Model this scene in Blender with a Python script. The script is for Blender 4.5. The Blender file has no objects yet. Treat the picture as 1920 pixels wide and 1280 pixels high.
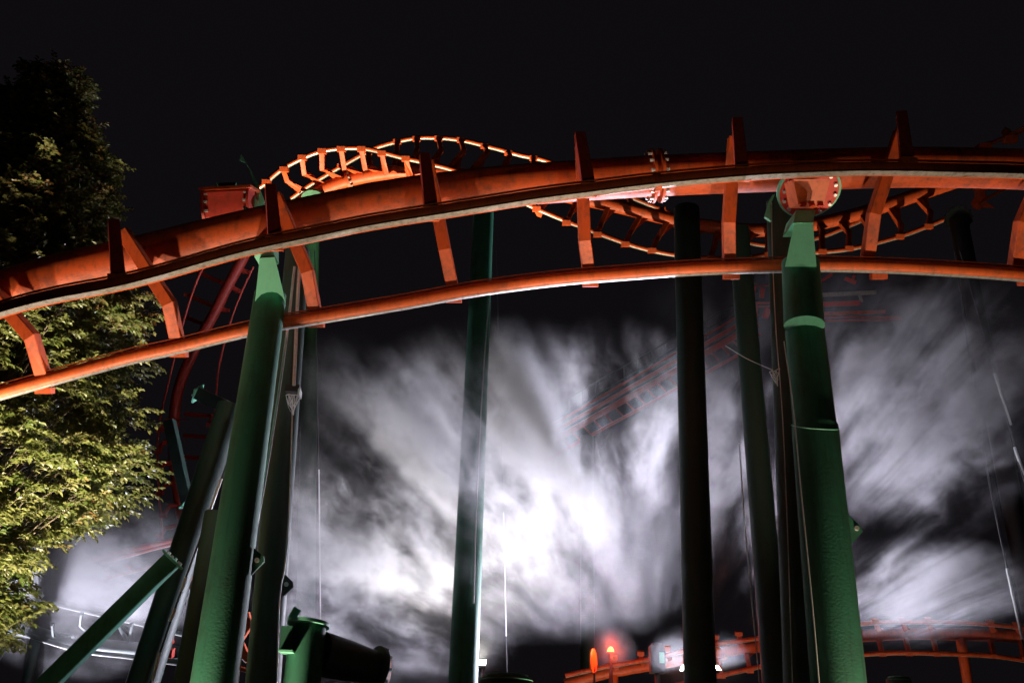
import bpy, math, random
from mathutils import Vector, Matrix
random.seed(7)
R = math.radians
sc = bpy.context.scene
COL = sc.collection

# ------------------------------------------------------------------ camera
PITCH, ROLL, FPX = R(24.9), R(1.7), 1867.0
EYE = Vector((0, 0, 1.6))
FW = Vector((0, math.cos(PITCH), math.sin(PITCH)))
_U0 = Vector((0, -math.sin(PITCH), math.cos(PITCH)))
_R0 = Vector((1, 0, 0))
UPV = _U0 * math.cos(ROLL) - _R0 * math.sin(ROLL)
RTV = _R0 * math.cos(ROLL) + _U0 * math.sin(ROLL)
cam = bpy.data.cameras.new('camera')
cam.sensor_width = 36.0
cam.lens = FPX / 1920 * 36
cam.clip_end = 3000
camo = bpy.data.objects.new('camera', cam)
camo.matrix_world = Matrix(((RTV.x, UPV.x, -FW.x, EYE.x), (RTV.y, UPV.y, -FW.y, EYE.y),
                            (RTV.z, UPV.z, -FW.z, EYE.z), (0, 0, 0, 1)))
COL.objects.link(camo)
sc.camera = camo

# ------------------------------------------------------------------ night sky, exposure
w = bpy.data.worlds.new('World'); sc.world = w; w.use_nodes = True
bg = w.node_tree.nodes['Background']
bg.inputs[0].default_value = (0.0041, 0.0035, 0.0044, 1)
bg.inputs[1].default_value = 1.0
sc.view_settings.view_transform = 'Standard'
sc.view_settings.look = 'None'
sc.view_settings.exposure = 0.0
sc.view_settings.gamma = 1.0
sc.view_settings.use_curve_mapping = False
sc.cycles.max_bounces = 5
sc.cycles.volume_bounces = 0
sc.cycles.volume_step_rate = 1.0
sc.cycles.volume_max_steps = 256
sc.cycles.sample_clamp_indirect = 4.0
sc.cycles.sample_clamp_direct = 40.0
sc.cycles.use_denoising = True

# ------------------------------------------------------------------ pixel helpers
def ray(px, py):
    return (FW + RTV * ((px - 960) / FPX) + UPV * ((640 - py) / FPX))
def pd(px, py, D):            # depth D along the optical axis
    return EYE + ray(px, py) * D
def py_(px, py, Y):           # world distance Y
    r = ray(px, py)
    return EYE + r * (Y / r.y)
def m_per_px(p):
    return (p - EYE).dot(FW) / FPX

# ------------------------------------------------------------------ materials
def newmat(name):
    m = bpy.data.materials.new(name); m.use_nodes = True
    nt = m.node_tree
    return m, nt, nt.nodes['Principled BSDF']
def paint(name, base, rough=0.4, dirt=(0.03, 0.02, 0.015), dirt_amt=0.35, metallic=0.0, scale=3.0, coat=0.0, bump=0.12):
    m, nt, b = newmat(name)
    N, L = nt.nodes, nt.links
    tc = N.new('ShaderNodeTexCoord')
    n1 = N.new('ShaderNodeTexNoise'); n1.inputs['Scale'].default_value = scale; n1.inputs['Detail'].default_value = 8; n1.inputs['Roughness'].default_value = .7
    L.new(tc.outputs['Object'], n1.inputs['Vector'])
    r1 = N.new('ShaderNodeMapRange'); r1.inputs[1].default_value = .48; r1.inputs[2].default_value = .72
    L.new(n1.outputs['Fac'], r1.inputs[0])
    mul = N.new('ShaderNodeMath'); mul.operation = 'MULTIPLY'; mul.inputs[1].default_value = dirt_amt
    L.new(r1.outputs[0], mul.inputs[0])
    mp = N.new('ShaderNodeMapping'); mp.inputs['Scale'].default_value = (14, 14, 1.2)
    L.new(tc.outputs['Object'], mp.inputs[0])
    n2 = N.new('ShaderNodeTexNoise'); n2.inputs['Scale'].default_value = 1.0; n2.inputs['Detail'].default_value = 5
    L.new(mp.outputs[0], n2.inputs['Vector'])
    r2 = N.new('ShaderNodeMapRange'); r2.inputs[1].default_value = .5; r2.inputs[2].default_value = .8; r2.inputs[4].default_value = dirt_amt * .8
    L.new(n2.outputs['Fac'], r2.inputs[0])
    add = N.new('ShaderNodeMath'); add.operation = 'ADD'; add.use_clamp = True
    L.new(mul.outputs[0], add.inputs[0]); L.new(r2.outputs[0], add.inputs[1])
    mix = N.new('ShaderNodeMix'); mix.data_type = 'RGBA'
    mix.inputs[6].default_value = (*base, 1); mix.inputs[7].default_value = (*dirt, 1)
    L.new(add.outputs[0], mix.inputs[0]); L.new(mix.outputs[2], b.inputs['Base Color'])
    rr = N.new('ShaderNodeMapRange'); rr.inputs[3].default_value = rough * .8; rr.inputs[4].default_value = min(1, rough * 1.5)
    L.new(n1.outputs['Fac'], rr.inputs[0]); L.new(rr.outputs[0], b.inputs['Roughness'])
    b.inputs['Metallic'].default_value = metallic
    b.inputs['Coat Weight'].default_value = coat
    bp = N.new('ShaderNodeBump'); bp.inputs['Strength'].default_value = bump; bp.inputs['Distance'].default_value = .02
    n3 = N.new('ShaderNodeTexNoise'); n3.inputs['Scale'].default_value = 30; n3.inputs['Detail'].default_value = 4
    L.new(tc.outputs['Object'], n3.inputs['Vector'])
    L.new(n3.outputs['Fac'], bp.inputs['Height']); L.new(bp.outputs[0], b.inputs['Normal'])
    return m
def emitter(name, col, strength):
    m, nt, b = newmat(name)
    b.inputs['Base Color'].default_value = (.02, .02, .02, 1)
    b.inputs['Emission Color'].default_value = (*col, 1)
    b.inputs['Emission Strength'].default_value = strength
    return m
M = {}
M['orange'] = paint('orange_track_paint', (0.48, 0.066, 0.009), .5, dirt_amt=.65)
M['orange2'] = paint('orange_rail_paint', (0.54, 0.088, 0.014), .45, dirt_amt=.5, scale=5)
M['red'] = paint('dark_red_paint', (0.42, 0.035, 0.02), .5, dirt_amt=.5)
M['redflange'] = paint('red_flange_paint', (0.55, 0.03, 0.012), .5, dirt_amt=.3)
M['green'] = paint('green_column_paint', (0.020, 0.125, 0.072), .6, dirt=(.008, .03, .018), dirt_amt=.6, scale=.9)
M['mint'] = paint('green_paint_lit_tone', (0.16, 0.50, 0.33), .5, dirt=(.06, .2, .13), dirt_amt=.25)  # lighter copy of the column green, stands in for strongly lit faces
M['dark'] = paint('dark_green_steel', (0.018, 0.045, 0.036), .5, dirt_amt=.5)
M['steel'] = paint('worn_bare_steel', (0.62, 0.58, 0.54), .32, dirt=(.16, .1, .07), dirt_amt=.7, metallic=.75, scale=9)
M['galv'] = paint('galvanised_conduit', (0.60, 0.60, 0.58), .35, dirt=(.2, .2, .2), dirt_amt=.4, metallic=.6, scale=10)
M['black'] = paint('black_housing_paint', (0.012, 0.012, 0.014), .5, dirt_amt=.5)
M['web'] = paint('cobweb_silk', (0.8, 0.8, 0.8), .8, dirt_amt=0)
M['bark'] = paint('tree_bark', (0.10, 0.075, 0.05), .9, dirt_amt=.5, scale=8, bump=.6)
M['ground'] = paint('dark_asphalt_ground', (0.045, 0.045, 0.045), .9, dirt=(.03, .04, .02), dirt_amt=.6, scale=.6)
M['lamp'] = emitter('lit_floodlight_lens', (1, .97, .88), 60)
M['lampoff'] = emitter('uplight_lens', (1, .86, .62), 20)
M['redlamp'] = emitter('lit_red_beacon_lens', (1, .10, .02), 14)
M['sign'] = paint('orange_disc_paint', (0.85, 0.2, 0.03), .5, dirt_amt=.2)
def leafmat():
    m, nt, b = newmat('tree_leaf')
    N, L = nt.nodes, nt.links
    at = N.new('ShaderNodeAttribute'); at.attribute_name = 'tint'
    ramp = N.new('ShaderNodeValToRGB')
    e = ramp.color_ramp.elements
    e[0].position = 0; e[0].color = (.055, .085, .016, 1)
    e[1].position = 1; e[1].color = (.20, .11, .035, 1)
    x = ramp.color_ramp.elements.new(.5); x.color = (.14, .15, .042, 1)
    x = ramp.color_ramp.elements.new(.85); x.color = (.19, .18, .07, 1)
    L.new(at.outputs['Fac'], ramp.inputs[0])
    L.new(ramp.outputs[0], b.inputs['Base Color'])
    b.inputs['Roughness'].default_value = .38
    tr = N.new('ShaderNodeBsdfTranslucent'); L.new(ramp.outputs[0], tr.inputs[0])
    mx = N.new('ShaderNodeMixShader'); mx.inputs[0].default_value = .35
    L.new(b.outputs[0], mx.inputs[1]); L.new(tr.outputs[0], mx.inputs[2])
    L.new(mx.outputs[0], N['Material Output'].inputs['Surface'])
    return m
M['leaf'] = leafmat()

# ------------------------------------------------------------------ mesh helpers
class MB:
    def __init__(s): s.v = []; s.f = []; s.sm = []
    def add(s, vs, fs, smooth=False):
        o = len(s.v); s.v += [tuple(v) for v in vs]
        s.f += [tuple(i + o for i in f) for f in fs]; s.sm += [smooth] * len(fs)
        return s
    def sweep(s, pts, prof, ref=None, scales=None, cap=True, smooth=False, closed=True):
        """prof: list of (a,b): a along side, b along normal(ref)"""
        pts = [Vector(p) for p in pts]; n = len(pts); k = len(prof)
        vs = []
        for i, p in enumerate(pts):
            t = (pts[min(i + 1, n - 1)] - pts[max(i - 1, 0)]).normalized()
            rf = ref[i] if isinstance(ref, list) else (ref or Vector((0, 0, 1)))
            if abs(t.dot(rf.normalized())) > .98: rf = Vector((0, 1, 0)) if abs(t.y) < .9 else Vector((1, 0, 0))
            side = t.cross(rf).normalized(); nn = side.cross(t).normalized()
            m = 1.0
            if 0 < i < n - 1:       # mitre
                a = (pts[i] - pts[i - 1]).normalized(); b = (pts[i + 1] - pts[i]).normalized()
                c = max(.4, math.sqrt(max(0, (1 + a.dot(b)) / 2))); m = 1 / c
            q = scales[i] if scales else 1.0
            for (a, b) in prof: vs.append(p + side * a * q + nn * b * q * (m if m < 1.3 else 1.3))
        fs = []
        for i in range(n - 1):
            for j in range(k if closed else k - 1):
                j2 = (j + 1) % k
                fs.append((i * k + j, i * k + j2, (i + 1) * k + j2, (i + 1) * k + j))
        o = len(s.f)
        s.add(vs, fs, smooth)
        if cap and closed:
            base = len(s.v) - n * k      # caps get their own vertices so that they do not bend the side normals
            c0 = s.v[base:base + k]; c1 = s.v[base + (n - 1) * k: base + n * k]
            o2 = len(s.v); s.v += c0 + c1
            s.f.append(tuple(o2 + j for j in reversed(range(k)))); s.sm.append(False)
            s.f.append(tuple(o2 + k + j for j in range(k))); s.sm.append(False)
        return s
    def tube(s, pts, r, seg=16, ref=None, scales=None, cap=True):
        return s.sweep(pts, [(r * math.cos(2 * math.pi * j / seg), r * math.sin(2 * math.pi * j / seg)) for j in range(seg)], ref, scales, cap, True)
    def beam(s, pts, wd, ht, ref=None, bev=.12, scales=None):
        a, b = wd / 2, ht / 2; c = min(a, b) * bev
        return s.sweep(pts, [(-a + c, -b), (a - c, -b), (a, -b + c), (a, b - c), (a - c, b), (-a + c, b), (-a, b - c), (-a, -b + c)], ref, scales)
    def prism(s, poly, ext):
        """poly: list of points (planar); ext: extrusion vector"""
        n = len(poly); vs = [Vector(p) for p in poly] + [Vector(p) + ext for p in poly]
        fs = [tuple(range(n)), tuple(reversed(range(n, 2 * n)))] + [(i, i + n, (i + 1) % n + n, (i + 1) % n) for i in range(n)]
        return s.add(vs, fs)
    def box(s, c, sx, sy, sz, ax=None):
        ax = ax or (Vector((1, 0, 0)), Vector((0, 1, 0)), Vector((0, 0, 1)))
        vs = [Vector(c) + ax[0] * (i * sx / 2) + ax[1] * (j * sy / 2) + ax[2] * (k * sz / 2) for k in (-1, 1) for j in (-1, 1) for i in (-1, 1)]
        return s.add(vs, [(0, 2, 3, 1), (4, 5, 7, 6), (0, 1, 5, 4), (2, 6, 7, 3), (0, 4, 6, 2), (1, 3, 7, 5)])
    def disc(s, c, ax, r, th, seg=28):
        ax = Vector(ax).normalized()
        return s.tube([Vector(c) - ax * th / 2, Vector(c) + ax * th / 2], r, seg)
    def obj(s, name, mat, parent=None):
        me = bpy.data.meshes.new(name); me.from_pydata(s.v, [], s.f)
        me.polygons.foreach_set('use_smooth', s.sm)
        if isinstance(mat, str): mat = M[mat]
        me.materials.append(mat)
        bm_fix(me)
        # origin at the object's own centre, in world metres relative to the parent (parents sit at their base)
        c = Vector((0, 0, 0))
        for v in me.vertices: c += v.co
        c /= max(1, len(me.vertices))
        me.transform(Matrix.Translation(-c))
        o = bpy.data.objects.new(name, me); COL.objects.link(o)
        o.location = c
        if parent is not None:
            o.parent = parent; o.location = c - wloc(parent)
        return o
import bmesh
def bm_fix(me):
    b = bmesh.new(); b.from_mesh(me)
    bmesh.ops.recalc_face_normals(b, faces=b.faces); b.to_mesh(me); b.free()
def wloc(o):
    p = Vector(o.location)
    while o.parent: o = o.parent; p += Vector(o.location)
    return p
def tag(o, label, cat, group=None):
    o['label'] = label; o['category'] = cat
    if group: o['group'] = group
    return o
def thing(name, loc, label, cat, group=None):
    o = bpy.data.objects.new(name, None); o.empty_display_size = .3
    COL.objects.link(o); o.location = loc
    return tag(o, label, cat, group)
def spline(pts, n=8):
    """Catmull-Rom through vectors"""
    pts = [Vector(p) for p in pts]
    P = [pts[0] * 2 - pts[1]] + pts + [pts[-1] * 2 - pts[-2]]
    out = []
    for i in range(1, len(P) - 2):
        for j in range(n):
            t = j / n
            a, b, c, d = P[i - 1], P[i], P[i + 1], P[i + 2]
            out.append(.5 * ((2 * b) + (c - a) * t + (2 * a - 5 * b + 4 * c - d) * t * t + (3 * b - a - 3 * c + d) * t ** 3))
    out.append(pts[-1].copy())
    return out
def lerp_tab(tab, x):
    for (a, va), (b, vb) in zip(tab, tab[1:]):
        if x <= b: return va + (vb - va) * (x - a) / (b - a)
    return tab[-1][1]
def ang_strip(mb, pts, r, d0, half, seg=6, th=.004):
    """arc strip hugging the underside of a rail"""
    vs = []; n = len(pts)
    for i, p in enumerate(pts):
        t = (pts[min(i + 1, n - 1)] - pts[max(i - 1, 0)]).normalized()
        d = (d0 - t * d0.dot(t)).normalized(); s = t.cross(d)
        for j in range(seg + 1):
            a = -half + 2 * half * j / seg
            vs.append(p + (d * math.cos(a) + s * math.sin(a)) * (r + th))
    k = seg + 1
    fs = [(i * k + j, i * k + j + 1, (i + 1) * k + j + 1, (i + 1) * k + j) for i in range(n - 1) for j in range(seg)]
    return mb.add(vs, fs, True)
def bolts(c, ax, rad, n, br, bh, name, mat, parent, a0=0, arc=2 * math.pi):
    ax = Vector(ax).normalized(); u = ax.orthogonal().normalized(); v = ax.cross(u)
    for i in range(n):
        a = a0 + arc * i / n
        p = Vector(c) + (u * math.cos(a) + v * math.sin(a)) * rad
        mb = MB(); mb.tube([p - ax * bh / 2, p + ax * bh / 2], br, 6)
        mb.sm = [False] * len(mb.sm)
        mb.obj(name, mat, parent)

# ------------------------------------------------------------------ ground
g = MB(); g.add([(-900, -300, 0), (900, -300, 0), (900, 1500, 0), (-900, 1500, 0)], [(0, 1, 2, 3)])
go = g.obj('ground', 'ground'); go['kind'] = 'structure'
def ground_pt(p): return Vector((p.x, p.y, 0))

# ------------------------------------------------------------------ near track
trk = thing('roller_coaster_track', ground_pt(pd(960, 345, 17)), 'large orange tube track sweeping across the whole frame above the columns', 'coaster track')
DT = [(-300, 16.2), (0, 16.6), (600, 17.0), (1500, 17.4), (2300, 17.8)]
DD = lambda x: lerp_tab(DT, x)
SP = [(-250, 640), (-100, 583), (0, 548), (100, 518), (200, 495), (300, 472), (400, 447), (500, 424), (600, 403), (700, 382), (790, 367), (900, 354), (1000, 345), (1100, 338), (1230, 330), (1400, 323), (1600, 316), (1750, 314), (1920, 318), (2100, 330), (2250, 345)]
UR = [(-250, 690), (-100, 622), (0, 583), (100, 556), (215, 534), (300, 513), (400, 484), (480, 463), (600, 438), (700, 418), (850, 394), (1000, 370), (1100, 357), (1230, 341), (1400, 326), (1515, 320), (1640, 317), (1800, 320), (1920, 323), (2100, 334), (2250, 350)]
LR = [(-250, 822), (-100, 768), (0, 737), (100, 709), (240, 671), (330, 651), (480, 615), (600, 594), (760, 567), (900, 542), (1050, 523), (1160, 514), (1300, 504), (1480, 498), (1600, 498), (1750, 504), (1920, 516), (2100, 536), (2250, 560)]
sp_pts = spline([pd(x, y, DD(x)) for x, y in SP], 10)
spine = MB().tube(sp_pts, .355, 40).obj('spine_tube', 'orange', trk)
def rail(pts, toward, name):
    P = spline([pd(x, y, DD(x) - toward) for x, y in pts], 10)
    o = MB().tube(P, .115, 24).obj(name, 'orange2', trk)
    if toward > 1:      # flat wear bar under the upper rail, its near-side jut added to shade the rail face
        MB().beam([p + Vector((0, -.078, -.122)) for p in P], .125, .02, ref=Vector((0, 0, 1)), bev=.3).obj('wear_bar', 'steel', o)
    else:
        ang_strip(MB(), P, .115, Vector((0, .25, -1)), R(34)).obj('worn_running_strip', 'steel', o)
    fl = [p + Vector((0, -.06, .13)) for p in P]
    MB().beam(fl, .09, .022, ref=UPV).obj('rail_flange', 'orange', o)
    web = [p + Vector((0, .03, .1)) for p in P]
    MB().beam(web, .03, .09, ref=UPV).obj('rail_web', 'red', o)
    return o
rail(UR, 1.65, 'running_rail')
rail(LR, .62, 'running_rail')
# ties: stub top, upper rail foot, cross beam start, kink, lower rail, tab
TIES = [((-70, 480), (-62, 600), (-52, 505), (60, 632), (80, 700), (84, 732)),
        ((213, 418), (222, 524), (238, 446), (318, 570), (333, 640), (336, 664)),
        ((507, 352), (516, 454), (522, 378), (577, 510), (590, 580), (593, 608)),
        ((796, 294), (809, 398), (805, 318), (834, 468), (848, 535), (851, 562)),
        ((1087, 255), (1104, 354), (1090, 285), (1096, 452), (1103, 505), (1107, 532)),
        ((1382, 228), (1391, 324), (1376, 272), (1366, 418), (1367, 490), (1371, 518)),
        ((1690, 216), (1701, 306), (1685, 258), (1638, 402), (1626, 490), (1647, 518)),
        ((1985, 225), (2000, 318), (1975, 280), (1915, 418), (1903, 500), (1925, 530))]
for i, (top, uf, cs, kk, lr, tb) in enumerate(TIES):
    D = DD(cs[0])
    pTop, pU = pd(*top, D - .62), pd(uf[0], uf[1] + 3, D - 1.6)
    pC, pK, pL, pT = pd(*cs, D - .56), pd(*kk, D - .72), pd(*lr, D - .47), pd(*tb, D - .44)
    along = (pd(cs[0] + 20, SP[0][1], D) - pd(cs[0] - 20, SP[0][1], D)).normalized()
    tie = MB().beam([pC + (pC - pK).normalized() * .12, pK, pL], .2, .2, ref=-FW).obj('cross_tie', 'orange', trk)
    MB().beam([pTop, pTop.lerp(pU, .82), pU], .2, .2, ref=UPV, scales=[.86, 1, 1.05]).obj('upper_arm', 'red', tie)
    MB().box(pU + Vector((0, -.02, -.01)), .24, .2, .22, (along, FW, along.cross(FW))).obj('rail_saddle', 'orange2', tie)
    MB().box(pT, .26, .16, .1, (along, FW, along.cross(FW))).obj('rail_clamp', 'orange', tie)
    # saddle gusset that joins the tie to the spine tube behind it
    pS = min(sp_pts, key=lambda q: (q - pC.lerp(pK, .35)).length)
    a = pC.lerp(pK, .05); b = pC.lerp(pK, .62)
    MB().prism([a - along * .03, b - along * .03, pS + (b - pS) * .3 - along * .03, pS + (a - pS) * .3 - along * .03], along * .06).obj('gusset_plate', 'orange', tie)
    # gusset in the kink
    c1 = pK.lerp(pC, .3); c2 = pK.lerp(pL, .6)
    MB().prism([pK - along * .02, c1 - along * .02 - FW * -.1, c2 - along * .02 + FW * .1], along * .04).obj('kink_gusset', 'orange', tie)
# bolted spine joint
j0 = min(range(len(sp_pts)), key=lambda i: (sp_pts[i] - pd(1228, 330, DD(1228))).length)
jt = (sp_pts[j0 + 1] - sp_pts[j0 - 1]).normalized()
for s in (-.07, .07):
    fo = MB().disc(sp_pts[j0] + jt * s, jt, .47, .045, 36).obj('spine_flange', 'orange', trk)
    bolts(sp_pts[j0] + jt * s * 1.6, jt, .42, 14, .028, .09, 'bolt', 'galv', fo)
# bracket on upper rail joint
pj = pd(1232, 342, DD(1232) - 1.65)
MB().tube([pj - jt * .05, pj + jt * .05], .15, 20).obj('rail_coupling', 'orange', trk)
for x in (215, 222): pass
# dark joint housing above the left part of the spine, with flanges and bolts
hA, hB = pd(392, 388, 18.4), pd(470, 384, 18.4)
hx = (hB - hA).normalized()
hou = MB().beam([hA, hB], .52, .5, ref=UPV, bev=.1).obj('joint_housing', 'red', trk)
MB().box((hA + hB) / 2 + UPV * .29 + hx * .0, .95, .7, .05, (hx, hx.cross(UPV), UPV)).obj('cover_plate', 'orange', hou)
for e, s in ((hA, -1), (hB, 1)):
    fo = MB().disc(e + hx * s * .03, hx, .37, .05, 28).obj('housing_flange', 'red', hou)
    bolts(e + hx * (s * .03 - s * .05), hx, .31, 12, .03, .08, 'bolt', 'galv', hou)
MB().prism([pd(455, 386, 17.7), pd(458, 397, 17.7), pd(470, 396, 17.7), pd(463, 388, 17.7)], FW * .05).obj('lifting_lug', 'mint', hou)

# ------------------------------------------------------------------ columns
def column(name, top, bot, Y, r_top, r_bot, label, mat='green', group=None, seg=32, Yb=None):
    a = py_(*top, Y); b = py_(*bot, Yb or Y)
    d = (b - a).normalized(); base = a + d * (a.z / -d.z)
    k = (base - a).length / (b - a).length
    th = thing(name, Vector((base.x, base.y, 0)), label, 'column', group)
    rb = r_top + (r_bot - r_top) * k
    n = 14
    P = [a.lerp(base, i / n) for i in range(n + 1)]
    MB().tube(P, 1.0, seg, ref=Vector((0, 1, 0)), scales=[r_top + (rb - r_top) * i / n for i in range(n + 1)]).obj('shaft', mat, th)
    MB().disc(base + Vector((0, 0, .03)), (0, 0, 1), rb * 1.7, .06).obj('base_plate', mat, th)
    bolts(base + Vector((0, 0, .09)), (0, 0, 1), rb * 1.45, 8, .04, .12, 'anchor_bolt', 'galv', th)
    return th, a, base, -d
def lug(th, px_poly, Y, hole, mat):
    poly = [py_(*p, Y) for p in px_poly]
    lo = MB().prism(poly, Vector((0, .05, 0))).obj('lug_plate', mat, th)
    h = py_(*hole, Y); MB().disc(h + Vector((0, -.01, 0)), (0, 1, 0), .035, .03, 14).obj('lug_bolt', 'galv', lo)

# left green column
YL = py_(505, 520, 14.6).y
LC, la, lbase, ldir = column('support_column', (507, 552), (402, 1280), 14.6, .26, .33, 'big green column at left carrying the orange track, lit mint plate at its head')
fr = 14.6
front = [(487, 484), (478, 566), (482, 560), (490, 552), (500, 548), (510, 547), (520, 549), (529, 556), (536, 569), (515, 482)]
poly = [py_(x, y, fr - .62 + (y - 484) / 86 * .32) for x, y in front]
hg = MB()
back = [py_(505 + (x - 505) * .9, y - 6, fr + .15) for x, y in front]
n = len(poly)
hg.add(poly + back, [tuple(range(n)), tuple(reversed(range(n, 2 * n)))] + [(i, i + n, (i + 1) % n + n, (i + 1) % n) for i in range(n)])
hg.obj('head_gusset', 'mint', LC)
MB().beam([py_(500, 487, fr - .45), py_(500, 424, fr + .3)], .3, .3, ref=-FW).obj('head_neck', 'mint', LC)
MB().prism([py_(*p, 15.9) for p in ((452, 289), (457, 296), (462, 306), (470, 318), (476, 330), (484, 345), (495, 374), (495, 398), (487, 398), (481, 362), (474, 336), (468, 318), (460, 305), (449, 299))], Vector((0, .04, 0))).obj('stiffener_fin', 'mint', hou)
MB().prism([py_(*p, 15.7) for p in ((471, 350), (474, 356), (489, 396), (486, 398), (478, 392), (469, 362))], Vector((0, .04, 0))).obj('stiffener_fin', 'mint', hou)
MB().prism([py_(*p, 16.0) for p in ((405, 343), (443, 342), (439, 349), (411, 350))], Vector((0, .3, 0))).obj('top_cleat', 'green', hou)
lug(LC, [(476, 1027), (494, 1042), (495, 1052), (470, 1078)], 14.5, (482, 1050), 'green')

# second, dark leg right behind the left column
L2, l2a, l2b, l2d = column('support_leg', (558, 470), (493, 1280), 16.2, .22, .27, 'black steel leg with a pale strip for its lit edge, right of the big left column', 'dark')
lug(L2, [(524, 1066), (549, 1090), (550, 1100), (525, 1124)], 16.1, (537, 1095), 'dark')
def cable(name, pix, Y, r, label, mat='galv', group=None, cat='cable', clip=None, closed_ends=True):
    P = [py_(x, y, Y) if not isinstance(Y, (list, tuple)) else py_(x, y, Y[i]) for i, (x, y) in enumerate(pix)]
    o = MB().tube(spline(P, 6), r, 10).obj(name, mat)
    return tag(o, label, cat, group)
cb = cable('conduit', [(552, 500), (541, 600), (525, 720), (500, 880), (476, 1015)], 14.9, .022, 'pale conduit slanting down from the track across the gap beside the big left column', cat='conduit')
cb = cable('conduit', [(564, 462), (558, 560), (551, 722)], 15.6, .03, 'thicker short pale conduit ending in the cobwebbed bracket', cat='conduit')
cb = cable('cable', [(549, 735), (546, 840), (540, 1000), (533, 1066), (524, 1126), (519, 1280)], 15.9, .013, 'thin pale strip standing in for the lit right edge of the black leg')  # pale strip imitates light on the leg's right edge
# bracket + cobweb
bk = thing('cable_bracket', py_(552, 740, 15.8), 'small black clamp bracket at the lower end of the short conduit', 'bracket')
MB().box(py_(550, 731, 15.8), .24, .2, .12).obj('clamp_body', 'black', bk)
MB().box(py_(562, 738, 15.75), .035, .2, .12).obj('clamp_plate', 'galv', bk)
wb = MB()
anch = [py_(x, y, 15.72 - .05 * random.random()) for x, y in ((536, 741), (541, 739), (546, 740), (552, 740), (558, 741), (563, 744), (560, 750))]
low = [py_(x, y, 15.78) for x, y in ((541, 758), (546, 765), (549, 772), (550, 778), (551, 770), (553, 764))]
for i in range(26):
    a, b = random.choice(anch), random.choice(low)
    mid = a.lerp(b, .5) + Vector((random.uniform(-.02, .02), random.uniform(-.05, .05), -.03))
    wb.tube(spline([a, mid, b], 3), random.uniform(.0025, .006), 5)
for a, b in zip(anch, anch[1:]): wb.tube([a, b], .01, 5)
tag(wb.obj('cobweb', 'web'), 'white ragged cobweb hanging under the clamp bracket by the left column', 'cobweb')

# right green column
YR = 14.3
RC = thing('support_column', Vector((0, 0, 0)), 'big green column at right with bolted red flange under the track', 'column')
b_ = py_(1572, 1280, YR); ang = py_(1528, 800, YR)
d = (ang - b_).normalized(); base = b_ - d * (b_.z / d.z)
RC.location = Vector((base.x, base.y, 0))
def seg_tube(a, b, ra, rb, nm, mat='green', seg=36):
    return MB().tube([a.lerp(b, i / 6) for i in range(7)], 1.0, seg, ref=Vector((0, 1, 0)), scales=[ra + (rb - ra) * i / 6 for i in range(7)]).obj(nm, mat, RC)
j1 = py_(1509, 620, YR + .03)
seg_tube(ang, base, .345, .40, 'shaft')
seg_tube(j1, ang + Vector((0, 0, -.02)), .305, .322, 'middle_shaft')
ut, ub = py_(1501, 492, YR - .2), py_(1508, 610, YR - .25)
seg_tube(ut, ub, .30, .312, 'upper_shaft')
MB().disc(base + Vector((0, 0, .03)), (0, 0, 1), .7, .06).obj('base_plate', 'green', RC)
bolts(base + Vector((0, 0, .09)), (0, 0, 1), .58, 10, .04, .12, 'anchor_bolt', 'galv', RC)
wr = []
axr = Vector((.03, -.47, 1)).normalized(); u = axr.cross(Vector((1, 0, 0))).normalized(); v = axr.cross(u)
MB().tube([ang + (u * math.cos(a) * 1.1 + v * math.sin(a)) * .347 for a in [2 * math.pi * i / 40 for i in range(41)]], .008, 6, cap=False).obj('weld_ring', 'mint', RC)
front = [(1487, 417), (1472, 500), (1531, 500), (1525, 417)]
P0 = [py_(1489, 418, YR - .74), py_(1472, 500, YR - .535), py_(1531, 500, YR - .535), py_(1524, 418, YR - .74)]
P1 = [py_(1490, 412, YR + .3), py_(1476, 494, YR + .3), py_(1527, 494, YR + .3), py_(1524, 412, YR + .3)]
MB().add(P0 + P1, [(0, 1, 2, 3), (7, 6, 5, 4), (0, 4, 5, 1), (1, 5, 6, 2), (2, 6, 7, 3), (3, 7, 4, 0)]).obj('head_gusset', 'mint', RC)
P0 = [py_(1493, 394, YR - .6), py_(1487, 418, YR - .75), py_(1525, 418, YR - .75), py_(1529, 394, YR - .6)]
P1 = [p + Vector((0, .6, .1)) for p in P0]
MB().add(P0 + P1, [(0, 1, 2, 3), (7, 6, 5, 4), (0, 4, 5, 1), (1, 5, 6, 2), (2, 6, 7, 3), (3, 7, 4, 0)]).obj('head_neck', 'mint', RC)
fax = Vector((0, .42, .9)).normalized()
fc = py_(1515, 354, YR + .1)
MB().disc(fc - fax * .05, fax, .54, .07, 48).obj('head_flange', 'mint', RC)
rf = MB().disc(fc - fax * .03 , fax, .50, .16, 48).obj('track_flange', 'redflange', trk)
bolts(fc - fax * .125, fax, .44, 14, .032, .08, 'flange_bolt', 'galv', rf, a0=.1)
lo_ = [py_(1497, 384, YR - .38), py_(1545, 384, YR - .38), py_(1557, 336, YR - .78), py_(1488, 336, YR - .78)]
MB().prism(lo_, Vector((0, .5, .25))).obj('saddle_box', 'orange2', trk)
for q in (1505, 1522, 1538): MB().box(py_(q, 384, YR - .42), .09, .05, .05).obj('saddle_tab', 'redflange', trk)
lug(RC, [(1590, 965), (1611, 982), (1618, 996), (1595, 1022)], YR, (1606, 990), 'green')
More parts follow.
